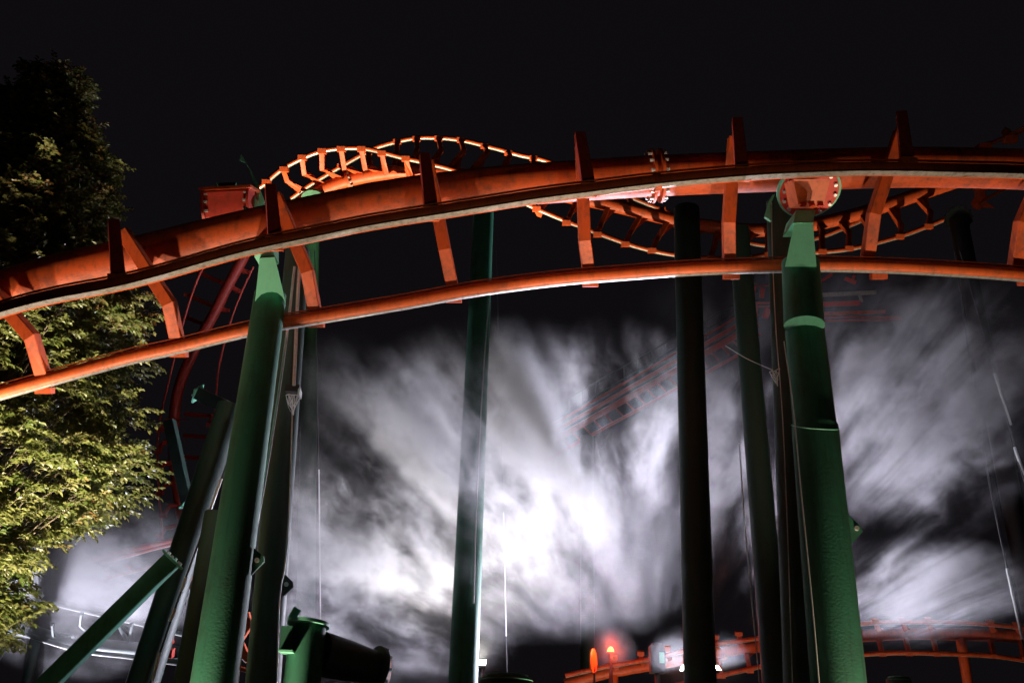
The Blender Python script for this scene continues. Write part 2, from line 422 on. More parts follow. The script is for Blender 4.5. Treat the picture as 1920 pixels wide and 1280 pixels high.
# dark backing leg on the left of the right column
R2, r2a, r2b, r2d = column('support_leg', (1462, 380), (1500, 1280), 16.0, .25, .25, 'black steel leg hugging the left side of the big right column', 'dark')
MB().prism([py_(*p, 15.8) for p in ((1448, 366), (1441, 378), (1434, 406), (1446, 414), (1445, 385), (1453, 364))], Vector((0, .06, 0))).obj('edge_plate', 'mint', R2)
cable('cable', [(1447, 380), (1448, 470), (1455, 620), (1466, 760), (1475, 950), (1486, 1280)], 15.7, .009, 'thin bright cable down the left edge of the black leg by the right column')
cable('cable', [(1470, 640), (1487, 760), (1500, 900), (1522, 1120), (1536, 1280)], 14.0, .010, 'thin bright cable between the black leg and the big right column')
wb = MB()
A = [py_(x, y, 15.6) for x, y in ((1443, 697), (1448, 692), (1455, 695), (1462, 690), (1461, 700), (1450, 704), (1457, 706))]
B = [py_(x, y, 15.65) for x, y in ((1455, 718), (1459, 712), (1450, 708), (1458, 724))]
for i in range(22):
    a, b = random.choice(A), random.choice(A + B)
    if (a - b).length > .01: wb.tube(spline([a, a.lerp(b, .5) + Vector((0, 0, -.015)), b], 3), random.uniform(.003, .009), 5)
tag(wb.obj('cobweb', 'web'), 'small white cobweb tuft on the black leg by the right column', 'cobweb')
cable('web_strand', [(1360, 648), (1400, 672), (1447, 693)], 15.6, .006, 'single slanting silk strand left of the small cobweb tuft', 'web', cat='web strand')

# middle columns
column('support_column', (908, 372), (868, 1280), 24.5, .285, .35, 'green column in the middle, its lower half veiled by bright smoke', 'green')
cable('cable', [(917, 560), (905, 720), (893, 960), (888, 1130)], 24.05, .018, 'bright cable down the right face of the middle smoky column')
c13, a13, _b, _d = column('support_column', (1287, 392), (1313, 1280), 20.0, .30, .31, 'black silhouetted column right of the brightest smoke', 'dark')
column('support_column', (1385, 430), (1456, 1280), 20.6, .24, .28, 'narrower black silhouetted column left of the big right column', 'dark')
cable('cable', [(1386, 830), (1399, 1010), (1415, 1180), (1424, 1280)], 20.0, .012, 'thin bright cable on the left edge of the narrower black column')
column('support_column', (586, 372), (571, 1280), 50.0, .42, .46, 'faint blue grey far column just right of the black leg', 'green')
# dark wires; pale thicker stretches imitate where light catches them
def lit_wire(name, full, lit_runs, Y, r, label, cat, mat='black'):
    o = cable(name, full, Y, r * .6, label, mat, cat=cat)
    for seg in lit_runs:
        MB().tube([py_(x, y, Y) for x, y in seg], r, 10).obj('lit_stretch', 'galv', o)
lit_wire('guy_wire', [(1800, 470), (1870, 716), (1903, 838), (1960, 1040), (2030, 1290)], [[(1865, 700), (1895, 796)], [(1902, 838), (1926, 905)]], 27.5, .042, 'dark guy wire with two stretches coloured as lit, slanting down at the right edge', 'wire')
lit_wire('guy_wire', [(1790, 470), (1840, 820), (1888, 1065), (1915, 1190), (1938, 1300)], [[(1888, 1065), (1917, 1198)]], 27.5, .042, 'dark guy wire with one stretch coloured as lit near the bottom right corner', 'wire')
lit_wire('guy_wire', [(930, 470), (944, 960), (949, 1192), (952, 1320)], [[(944, 960), (949, 1192)]], 28.6, .018, 'wire with a short stretch coloured as lit to the right of the middle smoky column', 'wire')
lit_wire('guy_wire', [(590, 470), (598, 880), (601, 1180), (603, 1320)], [[(598, 880), (601, 1180)]], 29.3, .022, 'wire with an upright stretch coloured as lit above the dark capped post at lower left', 'wire')

# ------------------------------------------------------------------ generic far track
def far_track(name, label, sp, rails, halves, Ds, r_sp, r_rl, mat='orange', tie_w=.16, base=None, tie_mat=None, strip=True):
    f = lambda x: lerp_tab(Ds, x) if isinstance(Ds, list) else Ds
    p0 = pd(*sp[len(sp) // 2], f(sp[len(sp) // 2][0]))
    t = thing(name, ground_pt(p0), label, 'coaster track')
    MB().tube(spline([pd(x, y, f(x)) for x, y in sp], 8), r_sp, 20).obj('spine_tube', mat, t)
    for pts, off in rails:
        P = spline([pd(x, y, f(x) + off) for x, y in pts], 8)
        o = MB().tube(P, r_rl, 12).obj('running_rail', mat, t)
        if strip: ang_strip(MB(), P, r_rl, Vector((0, .1, -1)), R(34), 4).obj('worn_running_strip', 'steel', o)
    for h, off in halves:
        n = len(h) - 1
        P = [pd(x, y, f(x) + off * (1 - i / n)) for i, (x, y) in enumerate(h)]
        o = MB().beam(P, tie_w, tie_w, ref=-FW).obj('cross_tie', tie_mat or mat, t)
        if n >= 2:
            al = (pd(h[0][0] + 9, h[0][1], f(h[0][0])) - pd(h[0][0], h[0][1], f(h[0][0]))).normalized()
            MB().prism([P[1] - al * .02, P[-1] - al * .02, P[-1] + al * .9 * tie_w * 3 - UPV * .05], FW * .06).obj('gusset_plate', tie_mat or mat, o)
        MB().box(P[0], tie_w * 1.7, tie_w * 1.2, tie_w * 1.0, (RTV, FW, UPV)).obj('rail_saddle', mat, o)
    return t
loop_sp = [(505, 430), (560, 385), (600, 358), (650, 339), (700, 328), (760, 322), (850, 326), (950, 345), (1050, 365), (1140, 383), (1220, 402), (1300, 420), (1390, 431), (1450, 430), (1530, 420), (1620, 398), (1715, 367), (1800, 338)]
loop_A = [(450, 388), (480, 356), (495, 345), (527, 318), (566, 297), (600, 284), (640, 278), (680, 278), (715, 285), (757, 296), (810, 308), (868, 326), (1000, 388), (1090, 425), (1200, 464), (1300, 482), (1390, 484), (1450, 476), (1530, 473), (1600, 465), (1690, 442), (1780, 408)]
loop_B = [(545, 372), (580, 347), (630, 317), (680, 289), (710, 275), (760, 262), (800, 258), (860, 262), (920, 276), (975, 291), (1036, 306), (1170, 364), (1240, 393), (1345, 436), (1400, 454), (1450, 460), (1530, 447), (1600, 420), (1640, 402), (1720, 370)]
halves = [(h, -1.5) for h in ([(500, 342), (503, 366), (534, 382)], [(533, 318), (537, 337), (563, 358)], [(567, 296), (570, 325), (582, 329), (598, 347)], [(604, 284), (604, 316), (613, 319), (632, 336)], [(640, 280), (645, 315), (655, 315), (674, 327)], [(678, 280), (684, 316), (695, 314), (714, 324)], [(716, 288), (723, 324), (735, 316), (758, 324)], [(761, 298), (768, 330), (785, 318)],
     [(1006, 392), (1012, 402), (1020, 360)], [(1062, 418), (1066, 410), (1082, 372)], [(1120, 440), (1124, 428), (1144, 378)], [(1172, 458), (1180, 440), (1204, 398)], [(1222, 470), (1230, 452), (1256, 408)], [(1278, 481), (1284, 460), (1314, 420)], [(1332, 484), (1340, 460), (1345, 430)], [(1392, 484), (1396, 455), (1416, 432)], [(1440, 478), (1440, 440), (1438, 430)],
     [(1541, 472), (1541, 432), (1534, 420)], [(1591, 466), (1592, 436), (1570, 412)], [(1630, 458), (1628, 425), (1612, 400)], [(1686, 444), (1690, 425), (1664, 384)], [(1740, 425), (1745, 400), (1716, 368)])]
halves += [(h, 1.8) for h in ([(781, 261), (783, 279), (770, 318)], [(822, 260), (827, 282), (800, 320)], [(864, 263), (870, 284), (836, 322)], [(908, 274), (914, 286), (876, 328)], [(953, 287), (956, 294), (930, 334)], [(1000, 297), (1000, 312), (990, 350)],
     [(1178, 368), (1180, 372), (1190, 394)], [(1240, 393), (1242, 398), (1250, 408)], [(690, 285), (694, 300), (690, 325)], [(745, 266), (744, 288), (738, 318)], [(640, 312), (645, 320), (642, 340)])]
lt = far_track('roller_coaster_track', 'bright orange far track arching above the near tube then dipping below it', loop_sp, [(loop_A, -1.5), (loop_B, 1.8)], halves, 50.0, .34, .115, 'orange', .24)
# loop spine flange collar
pc = pd(653, 339, 50); ax = (pd(660, 336, 50) - pd(646, 341, 50)).normalized()
fo = MB().disc(pc, ax, .5, .14).obj('spine_flange', 'orange', lt)
bolts(pc + ax * .1, ax, .44, 12, .06, .12, 'bolt', 'galv', fo)
MB().disc(pd(588, 374, 49.8), (0, .4, 1), .62, .16).obj('column_flange', 'green', lt)

# dim red vertical track behind the left column
vt_sp = [(352, 1030), (335, 930), (325, 840), (332, 740), (362, 660), (400, 590), (425, 540), (447, 500), (470, 455), (500, 400)]
vt_halves = []
for (x, y), s in (((300, 1000), 1), ((306, 960), 1), ((300, 918), 1), ((296, 880), 1), ((296, 840), 1), ((300, 800), 1)):
    vt_halves.append(([(x, y + 6), (x + 10, y - 10), (x + 34, y - 16)], -1.0))
for (x, y) in ((392, 860), (396, 820), (398, 780)):
    vt_halves.append(([(x - 4, y + 16), (x, y), (x - 50, y - 4)], -1.0))
vt_halves += [(h, 1.) for h in ([(376, 512), (416, 530)], [(352, 553), (400, 574)], [(350, 595), (388, 610)], [(462, 510), (444, 502)], [(448, 546), (430, 536)], [(424, 582), (408, 576)])]
far_track('roller_coaster_track', 'dim dark red track climbing behind the big left column', vt_sp, [([(306, 1010), (300, 950), (296, 880), (298, 800), (320, 700), (345, 600), (368, 530), (392, 480)], -1.0), ([(385, 900), (397, 820), (404, 760), (410, 690), (430, 610), (452, 550), (475, 500)], -1.0)], vt_halves, 39.0, .21, .04, 'red', .15, strip=False)

# bottom track behind the lamps
bt_sp = [(1060, 1284), (1120, 1264), (1210, 1247), (1300, 1231), (1380, 1216), (1480, 1205), (1620, 1191), (1700, 1187), (1780, 1188), (1860, 1190), (1940, 1194)]
bt_A = [(1060, 1266), (1130, 1250), (1210, 1236), (1290, 1218), (1340, 1207), (1420, 1196), (1480, 1184), (1620, 1168), (1700, 1165), (1780, 1166), (1860, 1170), (1940, 1179)]
bt_B = [(1240, 1290), (1330, 1270), (1430, 1248), (1480, 1240), (1620, 1226), (1700, 1223), (1780, 1225), (1860, 1229), (1940, 1240)]
hv = []
for x, a, b in ((1150, 1246, 1258), (1200, 1238, 1250), (1250, 1228, 1240), (1340, 1207, 1222), (1384, 1201, 1215), (1440, 1192, 1208), (1640, 1167, 1189), (1690, 1165, 1187), (1738, 1165, 1187), (1855, 1170, 1190), (1905, 1174, 1192)):
    hv.append(([(x + 1, a - 14 if x < 1500 else a - 4), (x + 3, a), (x + 8, b)], -.6))
for x, a, b in ((1345, 1230, 1266), (1398, 1218, 1256), (1646, 1190, 1225), (1696, 1188, 1224), (1748, 1188, 1225), (1855, 1190, 1229), (1912, 1193, 1234)):
    hv.append(([(x + 8, b), (x + 4, (a + b) / 2), (x, a)], -.6))
btk = far_track('roller_coaster_track', 'low orange track running behind the floodlights along the bottom right', bt_sp, [(bt_A, -.6), (bt_B, -.6)], hv, 33.0, .2, .075, 'orange', .13)
for q, (x, y) in enumerate(((1150, 1257), (1500, 1202), (1800, 1188))):
    a = pd(x, y, 33); MB().tube([a, ground_pt(a)], .16, 16).obj('track_support', 'orange', btk)

# left bottom dark track and smaller rail pieces
lt_halves = [(h, -.5) for h in ([(153, 1150), (150, 1172), (168, 1190)], [(212, 1180), (222, 1172), (236, 1200)], [(242, 1172), (250, 1165), (240, 1206)], [(98, 1170), (100, 1190), (104, 1194)], [(118, 1192), (136, 1190), (136, 1198)], [(300, 1200), (312, 1188), (306, 1216)])]
dk = far_track('roller_coaster_track', 'dark silhouetted low track crossing the smoke at bottom left', [(20, 1176), (60, 1184), (110, 1197), (170, 1207), (240, 1214), (330, 1222), (420, 1228)], [([(70, 1122), (130, 1138), (190, 1152), (260, 1168), (340, 1188), (420, 1206)], .6), ([(30, 1182), (110, 1208), (170, 1222), (240, 1230), (330, 1242), (420, 1252)], -.6)], lt_halves, 27.0, .17, .06, 'dark', .06)
for x, y in ((70, 1187), (300, 1219)):
    a = pd(x, y, 27); MB().tube([a, ground_pt(a)], .13, 14).obj('track_support', 'dark', dk)
far_track('roller_coaster_track', 'short red rails fading into the left smoke beside the tree', [(120, 1068), (165, 1052), (210, 1040), (250, 1029), (300, 1018), (345, 1010)], [([(190, 1055), (240, 1042), (290, 1028), (340, 1016)], -.5), ([(170, 1094), (230, 1076), (280, 1064), (340, 1052)], .6)], [([(200, 1074), (206, 1084)], 0), ([(240, 1062), (250, 1074)], 0), ([(215, 1046), (210, 1042)], -.4), ([(247, 1040), (243, 1034)], -.4)], 30.0, .085, .05, 'red', .08)

# far right fragments of track
ft = far_track('roller_coaster_track', 'dim orange track fragments above and below the near tube at far right', [(1780, 300), (1850, 272), (1930, 240), (2000, 215)], [([(1800, 300), (1875, 262), (1945, 228)], -1.0), ([(1836, 384), (1850, 373), (1890, 352), (1960, 318)], -1.2)], [([(1838, 350), (1836, 372), (1828, 384)], -1), ([(1894, 262), (1886, 246)], -1), ([(1826, 284), (1836, 278)], -1), ([(1846, 276), (1852, 272)], -1), ([(1830, 340), (1842, 372), (1832, 388)], -1)], 45.0, .1, .07, 'orange', .3)

# ------------------------------------------------------------------ left rear structure
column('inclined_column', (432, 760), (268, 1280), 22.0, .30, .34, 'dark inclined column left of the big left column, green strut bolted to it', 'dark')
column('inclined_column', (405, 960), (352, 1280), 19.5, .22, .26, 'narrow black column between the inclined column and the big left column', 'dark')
def strut(name, a, b, Y, wd, mat, label, cat='strut', Yb=None):
    A_, B_ = py_(*a, Y), py_(*b, Yb or Y)
    th = thing(name, ground_pt(B_), label, cat)
    MB().beam([A_, B_], wd, wd, ref=Vector((0, 1, .3)), bev=.1).obj('strut_bar', mat, th)
    dd = (B_ - A_).normalized()
    ep = MB().box(A_ - dd * .02, wd * 1.25, wd * 1.25, .05, (dd.orthogonal().normalized(), dd.cross(dd.orthogonal()).normalized(), dd)).obj('end_plate', 'mint', th)
    bolts(A_ - dd * .06, dd, wd * .52, 6, .03, .06, 'bolt', 'galv', ep)
    return th
strut('diagonal_strut', (322, 1050), (60, 1310), 20.5, .36, 'green', 'long green diagonal strut at lower left below the tree')
strut('diagonal_strut', (352, 945), (318, 790), 30.0, .33, 'dark', 'slim dark blue strut leaning up between tree and left column')
strut('cross_beam', (372, 738), (424, 762), 27.0, .36, 'dark', 'short dim teal beam end behind the big left column', 'beam')
ob = thing('track_bracket', ground_pt(py_(365, 1060, 24)), 'small orange forked bracket beside the narrow black column', 'bracket')
MB().beam([py_(372, 1027, 24), py_(396, 1034, 24)], .18, .18, ref=-FW).obj('bracket_bar', 'orange2', ob)
MB().beam([py_(392, 1062, 24), py_(372, 1058, 24), py_(354, 1086, 24), py_(370, 1114, 24)], .16, .16, ref=-FW).obj('bracket_fork', 'orange2', ob)
lit_wire('guy_wire', [(440, 828), (402, 934), (349, 1082), (320, 1164), (275, 1300)], [[(415, 897), (388, 973)], [(349, 1082), (340, 1108)], [(329, 1140), (319, 1164)], [(300, 1222), (286, 1275)]], 19.4, .03, 'dark wire with four stretches coloured as lit beside the inclined column at left', 'wire')
lit_wire('guy_wire', [(200, 922), (163, 982), (100, 1076), (62, 1136), (-20, 1262)], [[(163, 982), (139, 1021)], [(137, 1024), (98, 1078)], [(80, 1112), (62, 1136)]], 26.8, .065, 'slanting pole with pieces coloured white as lit at the tree edge by the left smoke', 'pole')
rp = thing('track_bracket', ground_pt(py_(320, 1205, 24)), 'small red bracket glowing low between the dark columns', 'bracket')
MB().beam([py_(306, 1215, 24), py_(320, 1200, 24), py_(316, 1190, 24)], .16, .16, ref=-FW).obj('bracket_fork', 'redflange', rp)
MB().beam([py_(306, 1222, 24), py_(325, 1224, 24)], .2, .2, ref=-FW).obj('bracket_bar', 'redflange', rp)
# orange track clutter seen between big left column and black leg
ct = thing('track_bracket', ground_pt(py_(455, 1180, 24)), 'orange zigzag track bracket in the gap right of the big left column', 'bracket')
MB().beam([py_(460, 1150, 24), py_(466, 1170, 24), py_(448, 1200, 24), py_(458, 1225, 24), py_(468, 1235, 24)], .2, .14, ref=-FW).obj('bracket_fork', 'orange', ct)
MB().beam([py_(442, 1250, 24), py_(470, 1258, 24)], .08, .08, ref=-FW).obj('bracket_bar', 'orange', ct)

# ------------------------------------------------------------------ capped post with tapered arm, lower left centre
cp = thing('capped_post', ground_pt(py_(570, 1280, 15.0)), 'dark green post with lit cap plate and tapered arm beside the black leg', 'post')
a = py_(578, 1172, 15.0); b = ground_pt(py_(566, 1280, 15.0)) ; b = Vector((a.x, a.y, 0))
MB().tube([a.lerp(b, i / 4) for i in range(5)], 1, 28, ref=Vector((0, 1, 0)), scales=[.26, .27, .29, .31, .33]).obj('post_shaft', 'green', cp)
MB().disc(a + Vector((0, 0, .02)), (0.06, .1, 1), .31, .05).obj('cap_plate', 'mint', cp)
MB().box(py_(539, 1198, 14.8), .16, .25, .34).obj('side_box', 'green', cp)
MB().box(py_(539, 1222, 14.75), .2, .3, .03).obj('side_ledge', 'mint', cp)
MB().beam([py_(546, 1160, 14.9), py_(558, 1140, 14.9)], .12, .06, ref=-FW).obj('top_bracket', 'mint', cp)
A_, B_ = py_(600, 1225, 15.2), py_(706, 1252, 15.8)
MB().tube([A_, A_.lerp(B_, .5), B_], 1, 24, scales=[.32, .29, .24]).obj('tapered_arm', 'dark', cp)
dx = (B_ - A_).normalized()
fl = MB().disc(B_, dx, .33, .06).obj('arm_flange', 'dark', cp)
bolts(B_ + dx * .05, dx, .29, 10, .03, .08, 'bolt', 'galv', fl)
def discsign(px, py, Y, rx, label):
    p = py_(px, py, Y)
    t = thing('round_marker', ground_pt(p), label, 'marker')
    MB().disc(p, Vector((.93, -.36, 0)), rx, .05, 36).obj('marker_disc', 'sign', t)
    MB().tube([p + Vector((0.04, .05, -rx * .5)), ground_pt(p) + Vector((.04, .05, 0))], .03, 8).obj('marker_post', 'black', t)
discsign(715, 1252, 17.5, .33, 'orange disc seen edge on beside the tapered arm')
discsign(1112, 1238, 30.0, .34, 'orange disc seen edge on left of the glowing red beacon')
# cap tops at the very bottom
for px, py, Y, r, lab in ((950, 1268, 14.0, .36, 'black round capped post at the bottom centre edge'), (1684, 1270, 22.0, .26, 'small dark capped post at the bottom edge right of the big column')):
    p = py_(px, py, Y)
    t = thing('capped_post', ground_pt(p), lab, 'post')
    MB().tube([ground_pt(p), p - Vector((0, 0, .1)), p - Vector((0, 0, .03)), p], 1, 28, ref=Vector((0, 1, 0)), scales=[r, r, r * .97, r * .85]).obj('post_shaft', 'dark', t)
    MB().disc(p + Vector((0, 0, .012)), (0, 0, 1), r * .8, .02).obj('cap_plate', 'mint', t)
    MB().tube([p + Vector((r * .97 * math.cos(i * .2), r * .97 * math.sin(i * .2), -.05)) for i in range(32)], .008, 6).obj('lit_cap_edge', 'mint', t)  # pale ring imitates light along the cap edge

# ------------------------------------------------------------------ lift hill with walkway (far)
lh = thing('lift_hill', ground_pt(pd(1250, 710, 52)), 'faint lift hill walkway with railings slanting up behind the black column', 'lift hill')
def lhl(a, b, r, nm, mat, D=52.0): MB().beam([pd(*a, D), pd(*b, D)], r, r, ref=UPV).obj(nm, mat, lh)
lhl((1020, 836), (1420, 606), .3, 'truss_chord', 'red')
lhl((1020, 864), (1420, 646), .16, 'truss_chord', 'red')
lhl((1020, 820), (1420, 588), .2, 'track_rail', 'red')
lhl((1020, 806), (1420, 572), .1, 'track_rail', 'red')
lhl((1062, 748), (1420, 545), .06, 'handrail', 'dark')
lhl((1026, 796), (1420, 560), .05, 'handrail', 'dark')
for i in range(14):
    x = 1066 + i * 26; y = 748 - (x - 1062) * .567
    lhl((x, y), (x + 1, y + 36), .05, 'railing_post', 'dark')
for i in range(20):
    x = 1030 + i * 20; y = 830 - (x - 1030) * .575
    lhl((x, y), (x + 18, y + 18), .08, 'lattice_bar', 'red')
for x, y in ((1100, 818), (1400, 650)):
    a = pd(x, y, 52); MB().tube([a, ground_pt(a)], .35, 16).obj('lift_support', 'dark', lh)

# parked train / station beams behind right column
tr = thing('coaster_train', ground_pt(pd(1600, 570, 40)), 'dim red coaster train bars glimpsed just right of the big right column', 'coaster train')
def trb(a, b, wd, ht, nm, mat): MB().beam([pd(*a, 40), pd(*b, 40)], wd, ht, ref=UPV).obj(nm, mat, tr)
trb((1530, 589), (1660, 584), .14, .14, 'running_rail', 'orange')
trb((1530, 596), (1690, 594), .07, .07, 'running_rail', 'red')
trb((1530, 602), (1690, 599), .07, .07, 'running_rail', 'red')
trb((1530, 571), (1610, 568), .5, .18, 'car_floor', 'redflange')
trb((1536, 553), (1640, 548), .4, .16, 'seat_row', 'galv')
trb((1610, 547), (1616, 566), .08, .08, 'restraint', 'galv')
trb((1538, 528), (1560, 514), .1, .1, 'restraint', 'redflange')
trb((1585, 522), (1604, 530), .18, .14, 'seat', 'redflange')
trb((1596, 530), (1602, 516), .12, .1, 'seat', 'redflange')
ts = thing('coaster_car', ground_pt(pd(1430, 570, 40)), 'very dim red car framework just left of the black leg by the right column', 'coaster car')
for a, b, r in (((1416, 568), (1456, 568), .07), ((1420, 574), (1456, 574), .05), ((1420, 574), (1418, 606), .06), ((1440, 578), (1434, 596), .22), ((1430, 540), (1428, 558), .16), ((1416, 536), (1456, 535), .04), ((1416, 536), (1414, 566), .04)):
    MB().beam([pd(*a, 40), pd(*b, 40)], r, r, ref=-FW).obj('seat_bar', 'red', ts)
# far flange ring at right
fc2 = thing('support_column', ground_pt(pd(1797, 410, 40)), 'far dark column with pale green flange arcs under the near tube at right', 'column')
pp = pd(1797, 412, 40)
MB().tube([pp, ground_pt(pp)], .36, 20).obj('shaft', 'black', fc2)
MB().disc(pp + Vector((0, 0, .06)), (.2, .7, .7), .52, .08, 40).obj('head_flange', 'dark', fc2)
bolts(pp + Vector((0, 0, .06)) - Vector((.2, .7, .7)).normalized() * .06, (.2, .7, .7), .5, 14, .06, .05, 'bolt', 'black', fc2)

# ------------------------------------------------------------------ tree
YT = 18.5
tx = py_(-70, 800, YT)
tree = thing('tree', Vector((tx.x, YT, 0)), 'leafy tree at the left edge lit yellow green from below', 'tree')
sil = [(170, 160), (200, 190), (300, 235), (420, 262), (560, 285), (650, 312), (740, 326), (850, 302), (920, 258), (960, 205), (1010, 150), (1080, 118), (1150, 72), (1190, 30)]
zr = []
for y, x in sil:
    p = py_(x, y, YT); zr.append((p.z, p.x - tx.x))
zr.sort()
zmin, zmax = zr[0][0], zr[-1][0]
zr.append((zmax + .35, 1.2))
def rad(z): return lerp_tab(zr, z) if z > zmin else zr[0][1]
trunk = MB().tube(spline([Vector((tx.x + .1, YT, 0)), Vector((tx.x, YT, 3)), Vector((tx.x + .15, YT + .1, 6.5)), Vector((tx.x, YT, 10)), Vector((tx.x + .1, YT, zmax + .6))], 4), 1, 14, ref=Vector((0, 1, 0)), scales=[.3 - .27 * i / 16 for i in range(17)]).obj('trunk', 'bark', tree)
limbs = MB(); leaves_v = []; leaves_f = []; tints = []
def leaf(p, d, n, L_, W_, tint):
    d = d.normalized(); s = d.cross(n)
    if s.length < .1: s = d.orthogonal()
    s.normalize(); n = s.cross(d)
    o = len(leaves_v)
    up = n * (W_ * .25)
    for q in (p, p + d * L_ * .35 + s * W_ * .5 + up, p + d * L_ * .72 + s * W_ * .36 + up, p + d * L_ - n * W_ * .15, p + d * L_ * .72 - s * W_ * .36 + up, p + d * L_ * .35 - s * W_ * .5 + up, p + d * L_ * .5):
        leaves_v.append(tuple(q))
    for f in ((0, 1, 6), (1, 2, 6), (2, 3, 6), (3, 4, 6), (4, 5, 6), (5, 0, 6)): leaves_f.append(tuple(o + i for i in f)); tints.append(tint)
nspray = 0
for k in range(3000):
    z = random.uniform(zmin - .2, zmax + .3)
    az = random.uniform(-math.pi * .98, math.pi * .35)   # the side the camera can see and a bit beyond
    rr = rad(z) * (random.random() ** .3) * random.uniform(.86, 1.06)
    lump = .9 + .2 * math.sin(z * 3.1 + az * 2.3) * math.sin(az * 3.7 + z * 1.3)
    rr *= lump
    if math.sin(z * 2.3 + az * 5.1 + 1.0) * math.sin(az * 7.3 - z * 3.9) > .72 and random.random() < .8: continue
    c = Vector((tx.x + rr * math.cos(az), YT + rr * .95 * math.sin(az), z))
    out = Vector((math.cos(az), math.sin(az), random.uniform(-.25, .5))).normalized()
    ln = random.uniform(.5, 1.0)
    p0 = c - out * ln
    droop = Vector((0, 0, -.18))
    tw = spline([p0, c - out * ln * .45 + Vector((0, 0, .06)), c + droop * .5], 4)
    if k % 3 == 0:
        limbs.tube([Vector((tx.x, YT, max(1.5, z - rr * .8))), Vector((tx.x, YT, 0)) * .35 + Vector((p0.x, p0.y, 0)) * .65 + Vector((0, 0, z - .25 * rr)) , p0], 1, 5, scales=[.035, .02, .008])
    limbs.tube(tw, 1, 4, scales=[.008 - .0007 * i for i in range(len(tw))])
    base_t = random.gauss(.42, .16) + (.25 if z > 10 else 0)
    subs = [(tw, 1.0)]
    for q in range(4):
        a = tw[2 + q]; dv = (out + Vector((random.uniform(-1, 1), random.uniform(-1, 1), random.uniform(-.5, .4)))).normalized() * random.uniform(.2, .42)
        subs.append(([a, a + dv * .5, a + dv + Vector((0, 0, -.05))], .9))
    for P, s in subs:
        nl = 8 if len(P) == 3 else 12
        for i in range(nl):
            f = (i + .6) / nl * (len(P) - 1); i0 = min(int(f), len(P) - 2)
            a = Vector(P[i0]).lerp(Vector(P[i0 + 1]), f - i0); t = (Vector(P[i0 + 1]) - Vector(P[i0])).normalized()
            sd = t.cross(Vector((0, 0, 1))); sd = (sd if sd.length > .05 else Vector((1, 0, 0))).normalized() * (1 if i % 2 else -1)
            dv = (t * .75 + sd * .7 + Vector((random.uniform(-.25, .25), random.uniform(-.25, .25), random.uniform(-.45, .15))))
            nv = Vector((random.uniform(-.5, .5), random.uniform(-.5, .5), 1)).normalized()
            leaf(a, dv, nv, random.uniform(.105, .165) * s, random.uniform(.06, .09) * s, min(1, max(0, base_t + random.gauss(0, .14))))
limbs.obj('limbs', 'bark', tree)
me = bpy.data.meshes.new('crown'); me.from_pydata(leaves_v, [], leaves_f)
at = me.attributes.new('tint', 'FLOAT', 'FACE'); at.data.foreach_set('value', tints)
me.materials.append(M['leaf'])
co = bpy.data.objects.new('crown', me); COL.objects.link(co); co.parent = tree; co.location = -Vector(tree.location); co['kind'] = 'stuff'

# ------------------------------------------------------------------ lamps (modelled fixtures, each with its own light)
def floodlight(pos, aim, power, col, cone, label, size=.35, lens='lampoff', post=None, blend=.5, soft=.15):
    pos = Vector(pos); aim = Vector(aim); d = (aim - pos).normalized()
    t = thing('floodlight', Vector((pos.x, pos.y, 0)), label, 'floodlight')
    s = d.orthogonal().normalized(); 
    if abs(d.z) < .95: s = d.cross(Vector((0, 0, 1))).normalized()
    u = s.cross(d)
    MB().beam([pos - d * .3, pos - d * .12, pos - d * .03], size, size * .8, ref=u, scales=[.55, .95, 1]).obj('housing', 'black', t)
    MB().box(pos - d * .02, size * .9, .02, size * .7, (s, d, u)).obj('lens', lens, t)
    fp = pos - d * .35
    MB().tube([pos - d * .2 - u * size * .35, Vector((pos.x - d.x * .2, pos.y - d.y * .2, 0))] if pos.z > .5 else [pos - d * .25, Vector((pos.x - d.x * .25, pos.y - d.y * .25, 0))], .04, 10).obj('stand', 'black', t)
    L = bpy.data.lights.new('flood', 'SPOT'); L.energy = power; L.color = col; L.spot_size = cone; L.spot_blend = blend; L.shadow_soft_size = soft
    lo = bpy.data.objects.new('flood_light', L); COL.objects.link(lo); lo.parent = t
    lo.location = pos + d * .03 - Vector(t.location)
    lo.rotation_euler = d.to_track_quat('-Z', 'Y').to_euler()
    return t
WARM = (1, .80, .55)
lcb = Vector(LC.location); rcb = Vector(RC.location)
def upl(pos, px, py, D, pw, cone, lab, blend=.6): floodlight(Vector(pos), pd(px, py, D), pw, WARM, R(cone), lab, blend=blend)
upl(lcb + Vector((-.5, -.72, .3)), 430, 470, 16.4, 3000, 100, 'uplight on the ground at the foot of the big left column')
upl(rcb + Vector((.40, -.75, .3)), 1540, 380, 16.7, 3000, 100, 'uplight on the ground at the foot of the big right column')
upl((.6, 13.75, .35), 980, 420, 16.5, 2900, 52, 'uplight on the ground midway between the two big columns')
upl((-7.6, 13.6, .35), 90, 600, 16.3, 2500, 60, 'uplight on the ground under the left end of the near track')
upl((.5, 3.6, .4), 960, 320, 15.5, 360, 60, 'small added fill uplight, unseen, on the ground on the near side of the track')  # unseen lamp added as weak fill on the camera-facing sides
upl((7.6, 13.8, .35), 1900, 400, 17, 1100, 50, 'uplight on the ground under the right end of the near track')
floodlight(Vector((-5.6, 14.6, .35)), Vector((tx.x + 1.8, YT - 1.5, 6.0)), 17000, (1, .88, .62), R(58), 'uplight on the ground in front of the tree', blend=.9)
for px, Y, pw, lab, tg, cn in ((640, 42, 150000, 'powerful uplight far back under the crest of the far track', (720, 310), 42), (1180, 42, 52000, 'powerful uplight far back under the dip of the far track', (1120, 400), 20), (1640, 42, 34000, 'powerful uplight far back under the right end of the far track', (1600, 430), 24)):
    p = py_(px, 1280, Y); floodlight(Vector((p.x, Y, .5)), pd(*tg, 50), pw, (1, .78, .48), R(cn), lab, .6)
COOL = (.82, .82, 1.0)
